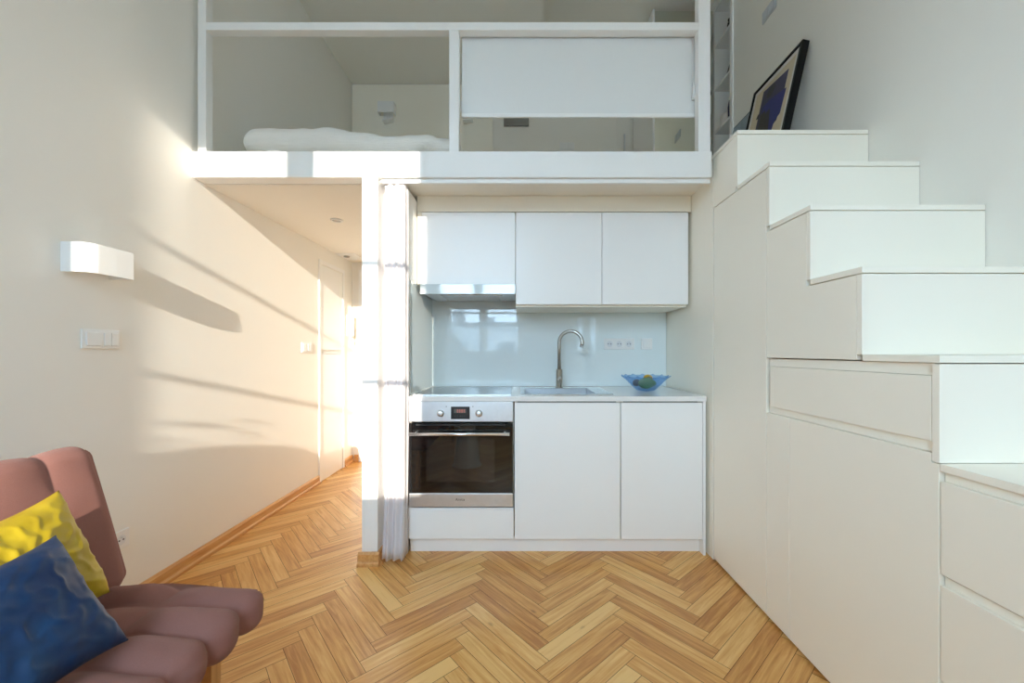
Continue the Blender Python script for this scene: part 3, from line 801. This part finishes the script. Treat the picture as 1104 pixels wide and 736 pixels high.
# ------------------------------------------------------------------ poster, small picture, bookcase, wardrobe
def poster():
    t = thing('framed_poster', 'large black-framed abstract print in blue leaning on the right wall', 'picture', (1.53, 2.6, 2.262))
    ang = math.radians(12.5); Wd, H, D = .50, .765, .042
    org = Vector((1.505, 2.86, 2.272)); u = Vector((0, -1, 0)); v = Vector((math.sin(ang), 0, math.cos(ang))); n = Vector((-math.cos(ang), 0, math.sin(ang)))
    def slab(poly, c0, c1, m, name, par, bev=0):
        mb = MB(); mb.prism([org+u*(a*Wd)+v*(b*H)+n*c0 for a, b in poly], n*(c1-c0)); return mb.build(name, m, par, bev)
    fw = .018
    mb = MB()
    for a0, a1, b0, b1 in ((0, fw/Wd, 0, 1), (1-fw/Wd, 1, 0, 1), (fw/Wd, 1-fw/Wd, 0, fw/H), (fw/Wd, 1-fw/Wd, 1-fw/H, 1)):
        mb.prism([org+u*(a*Wd)+v*(b*H)-n*D for a, b in ((a0,b0),(a1,b0),(a1,b1),(a0,b1))], n*D)
    mb.build('frame', M['frame_black'], t)
    e = fw/Wd; f_ = fw/H
    slab([(e,f_),(1-e,f_),(1-e,1-f_),(e,1-f_)], -.012, -.008, M['mat_white'], 'mount', t)
    pr = slab([(.10,.06),(.90,.06),(.90,.935),(.10,.935)], -.0078, -.0072, M['art_cream'], 'print', t)
    slab([(.27,.20),(.27,.90),(.80,.865),(.80,.70),(.77,.45),(.62,.42),(.55,.20)], -.0072, -.0068, M['art_indigo'], 'indigo_shape', pr)
    slab([(.34,.73),(.52,.735),(.84,.69),(.82,.49),(.72,.45),(.70,.38),(.48,.46),(.34,.60)], -.0068, -.0064, M['art_blue'], 'blue_shape', pr)
    slab([(.34,.20),(.34,.66),(.42,.67),(.45,.63),(.54,.64),(.56,.60),(.62,.40),(.60,.20)], -.0064, -.0060, M['art_dark'], 'dark_shape', pr)
    slab([(.47+.085*math.cos(a), .825+.055*math.sin(a)) for a in [2*PI*k/24 for k in range(24)]], -.0068, -.0063, M['art_dark'], 'dark_oval', pr)
    slab([(.22,.66),(.28,.65),(.28,.69),(.25,.70)], -.0068, -.0063, M['art_dark'], 'dark_spot', pr)
poster()
t = thing('framed_picture', 'small blue and grey picture leaning behind the large poster', 'picture', (1.68, 3.05, 2.262))
a_ = math.radians(8); Wv = Vector((math.sin(a_), 0, math.cos(a_))); nn_ = Vector((-math.cos(a_), 0, math.sin(a_)))
o_ = Vector((1.605, 3.19, 2.262))
mb = MB(); mb.prism([o_+Vector((0,-a,0))+Wv*b_ for a, b_ in ((0,0),(.27,0),(.27,.70),(0,.70))], -nn_*.015); mb.build('backing', M['frame_black'], t)
mb = MB(); mb.prism([o_+Vector((0,-a,0))+Wv*b_+nn_*.0003 for a, b_ in ((.008,.008),(.262,.008),(.262,.692),(.008,.692))], nn_*.001); mb.build('print', M['art_pale'], t)

bk = thing('bookcase', 'white narrow built-in bookcase recessed in the loft right wall', 'bookcase', (XR+.15, 3.41, ZL))
by0, by1 = 3.262, 3.565
box('side_panel', M['white'], XR-.006, XR+.30, by0, by0+.018, ZL, 4.21, bk)
box('side_panel', M['white'], XR-.006, XR+.30, by1-.018, by1, ZL, 4.21, bk)
box('back_panel', M['white'], XR+.285, XR+.30, by0+.018, by1-.018, ZL, 4.21, bk)
SZ = [2.30, 2.70, 3.10, 3.482, 3.862, 4.19]
for z_ in SZ: box('shelf', M['white'], XR-.004, XR+.285, by0+.018, by1-.018, z_, z_+.018, bk)
box('front_stile', M['white'], XR-.014, XR-.0062, by0-.022, by0+.016, ZL, 4.21, bk)
# things on the shelves
def figurine(x, y, z_):
    mb = MB().lathe([(0, 0), (.018, 0), (.020, .006), (.010, .02), (.016, .045), (.012, .07), (.006, .078), (.011, .09), (.008, .104), (0, .108)], (x, y, z_), 20)
    tag(mb.build('figurine', M['soot']), 'small dark figurine on the top visible bookcase shelf', 'figurine')
figurine(XR+.03, 3.37, SZ[4]+.0182)
t = thing('photo_frame', 'small dark photo frame leaning on the middle visible bookcase shelf', 'picture', (XR+.05, 3.34, SZ[3]+.018))
mb = MB(); b0 = Vector((XR+.03, 3.42, SZ[3]+.0185)); 
uu = Vector((.05, -.13, 0)); vv = Vector((.05, .0, .17)); 
nrm = uu.cross(vv).normalized()
mb.prism([b0, b0+uu, b0+uu+vv, b0+vv], nrm*.012); mb.build('frame', M['soot'], t)
mb = MB(); s0 = b0+uu*.12+vv*.12
for sg in (nrm*.0122, -nrm*.0012): mb.prism([s0+sg, s0+uu*.76+sg, s0+uu*.76+vv*.76+sg, s0+vv*.76+sg], nrm*.001)
mb.build('photo', M['art_cream'], t)
t = thing('bowl', 'white ceramic pot on the lower visible bookcase shelf', 'pot', (XR+.08, 3.38, SZ[2]+.018))
MB().lathe([(0, 0), (.04, 0), (.062, .03), (.070, .085), (.068, .10), (.062, .10), (.055, .04), (0, .02)], (XR+.075, 3.455, SZ[2]+.0185), 28).build('body', M['ceramic'], t)
t = tag(MB().lathe([(0, 0), (.014, 0), (.016, .1), (.010, .14), (.006, .16), (0, .16)], (XR+.022, 3.345, SZ[2]+.0185), 18).build('bottle', M['art_indigo']), 'small dark blue bottle beside the white pot on the bookcase', 'bottle')

wd = thing('wardrobe', 'loft wardrobe with a mirrored door beside the bookcase', 'wardrobe', (1.46, 3.9, ZL))
box('carcass', M['white'], 1.20, XR-.004, 3.60, 4.19, ZL+.002, 4.235, wd)
box('side_panel', M['white'], 1.180, 1.198, 3.572, 4.19, ZL+.001, 4.24, wd)
box('mirror_door', M['mirror'], 1.200, XR-.006, 3.580, 3.596, ZL+.03, 4.228, wd)

# ------------------------------------------------------------------ sofa and cushions
sf = thing('sofa', 'dusty pink tufted armless sofa on wooden legs by the left wall', 'sofa', (-1.1, .27, 0))
Yf, Yn, P = 1.238, -.68, .112
def seam(y): return abs(math.sin(PI*(Yf-y)/P))**.7
cy = (Yf+Yn)/2
def seat_disp(co, nn):
    y = co.y+cy; by = seam(y)
    X = co.x-1.02
    bx = min(1, (abs(X+1.03)/.085))**.6 if nn.z > .3 else 1
    k = (by*(1-(1-bx)*.95)-1)
    w_ = 1 if abs(nn.y) < .75 else .15
    lift = .012*math.sin(PI*min(1, max(0, (X+1.30)/.5)))
    return w_*(.029*k) + (.010*noise.noise(Vector((X*6, y*6, 2))) if nn.z > 0 else 0)+(lift if nn.z > .5 else 0)
seat = softbox(-1.27, -.775, Yn, Yf, .335, .455, .045, (44, 300, 12), seat_disp)
seat.build('seat_cushion', M['fabric'], sf)
# backrest, built upright then leaned
bt = math.radians(16.5)
def back_disp(co, nn):
    y = co.y+(Yb+Yn)/2; by = seam_b(y)
    w_ = 1 if abs(nn.y) < .75 else .15
    fade = max(.12, min(1, abs(co.z-.0)*5))
    return w_*.013*fade*(by-1)
def seam_b(y): return abs(math.sin(PI*(Yb-y)/.142))**.6
Yb = 1.268
bk_ = softbox(-.06, .06, Yn, Yb, -.235, .235, .050, (28, 300, 70), back_disp)
R = Matrix.Rotation(-bt, 3, 'Y')
for v in bk_.bm.verts:
    p = R @ Vector((v.co.x, 0, v.co.z)); v.co = Vector((p.x-1.340, v.co.y, p.z+.645))
bk_.build('backrest', M['fabric'], sf)
m = MB().box(-1.25, -.86, Yn+.05, Yf-.06, .300, .333); m.build('frame', M['legwood'], sf, .003)
for (lx, ly) in ((-.885, 1.13), (-.885, -.58), (-1.22, 1.13), (-1.22, -.58)):
    mb = MB(); a = .020; b_ = .015
    v = [mb.bm.verts.new((lx+sx*q, ly+sy*q, z_)) for q, z_ in ((b_, .0005), (a, .299)) for sx, sy in ((-1,-1),(1,-1),(1,1),(-1,1))]
    for f in ((0,3,2,1),(4,5,6,7),(0,1,5,4),(1,2,6,5),(2,3,7,6),(3,0,4,7)): mb.bm.faces.new([v[i] for i in f])
    mb.build('leg', M['legwood'], sf, .002)

def cushion(name, label, m, c, far, up, size, thick, seed):
    """square scatter cushion: far and up are its edge directions"""
    c, far, up = Vector(c), Vector(far).normalized(), Vector(up).normalized()
    n = far.cross(up).normalized()
    if n.x < 0: n = -n
    K = 60; a = size/2; mb = MB()
    def pt(u, v, sgn):
        t_ = ((1-u**4)*(1-v**4))
        th = thick*(t_**.55)*(1 if sgn > 0 else .35)
        px = a*u*(1-.09*(1-v*v)*abs(u)**1.5+.035*abs(u*v)**3); py = a*v*(1-.09*(1-u*u)*abs(v)**1.5+.035*abs(u*v)**3)
        q_ = Vector((u*2.2+seed, v*2.2, sgn*3))
        ang = math.atan2(v, u); rr = math.hypot(u, v)
        rid = 1-abs(noise.noise(q_*1.7+Vector((0, 0, 5)))); wr = (.010*noise.noise(q_)+.005*(rid**6-.3)+.002*noise.noise(q_*3.5)+.003*math.sin(ang*13+4*noise.noise(q_))*max(0, rr-.55))*t_**.4 if sgn > 0 else 0
        return c+far*px+up*py+n*(sgn*(th+wr))
    vs = {}
    for sgn in (1, -1):
        for i in range(K+1):
            for j in range(K+1):
                ed = i in (0, K) or j in (0, K)
                if ed and sgn < 0: vs[i, j, sgn] = vs[i, j, 1]; continue
                vs[i, j, sgn] = mb.bm.verts.new(pt(2*i/K-1, 2*j/K-1, sgn))
        for i in range(K):
            for j in range(K):
                f = [vs[i,j,sgn], vs[i+1,j,sgn], vs[i+1,j+1,sgn], vs[i,j+1,sgn]]
                mb.bm.faces.new(f if sgn > 0 else f[::-1])
    bmesh.ops.recalc_face_normals(mb.bm, faces=mb.bm.faces)
    o = mb.build(name, m, smooth=True)
    return tag(o, label, 'cushion', 'scatter cushions on the sofa')
def place(c_bot, c_top, size, ydir=(0,1,0), **k):
    pass
# far edge runs from the far-bottom corner to the far-top corner
def cush_from_edge(name, label, m, fb, ft, far, thick, seed):
    fb, ft, far = Vector(fb), Vector(ft), Vector(far).normalized()
    up = ft-fb; size = up.length; up.normalize()
    far = (far-up*far.dot(up)).normalized()
    c = (fb+ft)/2-far*size/2
    return cushion(name, label, m, c, far, up, size/1.02, thick, seed)
cush_from_edge('cushion', 'yellow velvet cushion leaning on the sofa back', M['yellow'], (-1.155, 1.115, .493), (-1.262, 1.085, .785), (-.03, 1, .04), .070, 1.7)
cush_from_edge('cushion', 'dark blue velvet cushion in front of the yellow cushion', M['blue'], (-.940, .950, .478), (-1.112, .950, .725), (.03, 1, .02), .062, 8.3)

# ------------------------------------------------------------------ behind the camera: what the sun and the reflections show
t = thing('side_table', 'small white pedestal table in front of the sofa', 'table', (-.56, .44, 0))
MB().lathe([(0, 0), (.15, 0), (.15, .006), (.135, .014), (.085, .44), (.08, .50), (0, .50)], (-.56, .44, .0005), 40).build('pedestal', M['ceramic'], t)
MB().lathe([(0, .5006), (.19, .5006), (.195, .508), (.195, .516), (.19, .522), (0, .522)], (-.56, .44, 0), 48).build('tabletop', M['ceramic'], t)
pt_ = thing('potted_plant', 'leafy plant in a wide round pot on the window sill', 'plant', (-1.25, -1.43, WZ0))
MB().lathe([(0, 0), (.09, 0), (.12, .04), (.135, .10), (.138, .16), (.130, .215), (.122, .215), (.12, .20), (0, .20)], (-1.262, -1.435, WZ0), 40).build('pot', M['terracotta'], pt_)
MB().lathe([(0, .320), (.05, .312), (.09, .285), (.112, .245), (.118, .2155), (.117, .201), (0, .2005)], (-1.262, -1.435, WZ0), 30).build('moss_mound', M['leaf'], pt_)
def leaf(base, tip, wd_, droop):
    mb = MB(); b_, t__ = Vector(base), Vector(tip); d_ = t__-b_; sd_ = d_.cross(Vector((0,-.8,.6))).normalized(); n_ = 10; L_, R_ = [], []
    for i in range(n_+1):
        s = i/n_; c_ = b_+d_*s+Vector((0,0,droop*4*s*(1-s)-droop*s*s))
        w_ = wd_*math.sin(PI*min(1, s*.96+.04))**.8+.0005
        L_.append(mb.bm.verts.new(c_-sd_*w_+Vector((0,0,.003)))); R_.append(mb.bm.verts.new(c_+sd_*w_+Vector((0,0,.003))))
    for i in range(n_): mb.bm.faces.new((L_[i], R_[i], R_[i+1], L_[i+1]))
    o = mb.build('leaf', M['leaf'], pt_, smooth=True); sdm = o.modifiers.new('t', 'SOLIDIFY'); sdm.thickness = .001
for (sx, sz), (ex, ez), wd_ in (((-1.288, .430), (-1.345, .436), .017), ((-1.278, .475), (-1.238, .484), .011), ((-1.272, .385), (-1.245, .396), .009),
                               ((-1.325, .343), (-1.378, .352), .006), ((-1.325, .308), (-1.375, .312), .006)):
    leaf((sx, -1.435, WZ0+sz), (ex, -1.435+random.uniform(-.03, .03), WZ0+ez), wd_, .004)
for pts_ in (((-1.262, .315), (-1.27, .38), (-1.289, .431)), ((-1.262, .315), (-1.268, .40), (-1.279, .475)), ((-1.262, .315), (-1.266, .36), (-1.273, .385)),
             ((-1.30, .285), (-1.31, .325), (-1.326, .343)), ((-1.31, .275), (-1.32, .30), (-1.326, .308))):
    MB().tube([(a, -1.435, WZ0+b) for a, b in pts_], .0022, 6).build('stem', M['leaf'], pt_)

# house across the street (seen in reflections only)
hb_ = thing('building', 'grey house across the street outside the window', 'building', (-1, -22, -8))
box('facade', M['facade'], -16, 14, -30, -21, -8, 2.9, hb_)
box('sun_block', M['facade'], 2.74, 14, -21.9, -21.2, 2.9, 8.3, hb_)  # unseen upper block, added to keep the sun out of the second window
box('roof', M['roof'], -16.3, 14.3, -30.3, -20.8, 2.9, 3.15, hb_)
for cx_ in (-9, -4.6, -2.4, 0):
    box('chimney', M['facade'], cx_-.4, cx_+.4, -24, -23.2, 3.15, 3.9+.3*math.sin(cx_), hb_)
for r_ in range(3):
    for c_ in range(9):
        box('window', M['darkwin'], -14+c_*3.1, -12.9+c_*3.1, -21.02, -20.98, -6.2+r_*3.1, -4.4+r_*3.1, hb_)
struct(box('ground', M['facade'], -40, 40, -60, -1.9, -8.2, -8.01))

# ------------------------------------------------------------------ light
sd_ = bpy.data.lights.new('sun', 'SUN'); sd_.energy = 8.2; sd_.angle = math.radians(.53); sd_.color = (1, .90, .77)
so = bpy.data.objects.new('sun', sd_); COL.objects.link(so)
so.rotation_euler = Vector((-.130, 1, -.235)).to_track_quat('-Z', 'Y').to_euler()
so.location = (1, -6, 5)
wld = bpy.data.worlds.new('sky'); S.world = wld; wld.use_nodes = True
bg = wld.node_tree.nodes['Background']; bg.inputs['Color'].default_value = (.55, .775, 1, 1); bg.inputs['Strength'].default_value = 15.0
# daylight portal in the window opening (guides sky sampling only)
for a_, b_ in ((WX0, WX1), (VX0, VX1)):
    pl_ = bpy.data.lights.new('window_portal', 'AREA'); pl_.shape = 'RECTANGLE'; pl_.size = b_-a_; pl_.size_y = WZ1-WZ0
    pl_.cycles.is_portal = True
    po = bpy.data.objects.new('window_portal', pl_); COL.objects.link(po)
    po.location = ((a_+b_)/2, YW-.07, (WZ0+WZ1)/2); po.rotation_euler = (PI/2, 0, 0)

# ------------------------------------------------------------------ camera and view
cam = bpy.data.cameras.new('camera'); cam.sensor_width = 36; cam.lens = F/1104*36; cam.clip_start = .02
cam.shift_x = -10/1104; cam.shift_y = 11/1104
co = bpy.data.objects.new('camera', cam); COL.objects.link(co)
co.location = (0, 0, CZ); co.rotation_euler = (PI/2, 0, 0)
S.camera = co
S.view_settings.view_transform = 'Standard'; S.view_settings.look = 'None'
S.view_settings.gamma = 1; S.view_settings.use_curve_mapping = False
S.view_settings.exposure = 0.35
S.cycles.use_denoising = True
S.cycles.max_bounces = 14; S.cycles.diffuse_bounces = 10; S.cycles.glossy_bounces = 6; S.cycles.transparent_max_bounces = 12
S.cycles.sample_clamp_indirect = 6
S.cycles.caustics_reflective = False; S.cycles.caustics_refractive = False
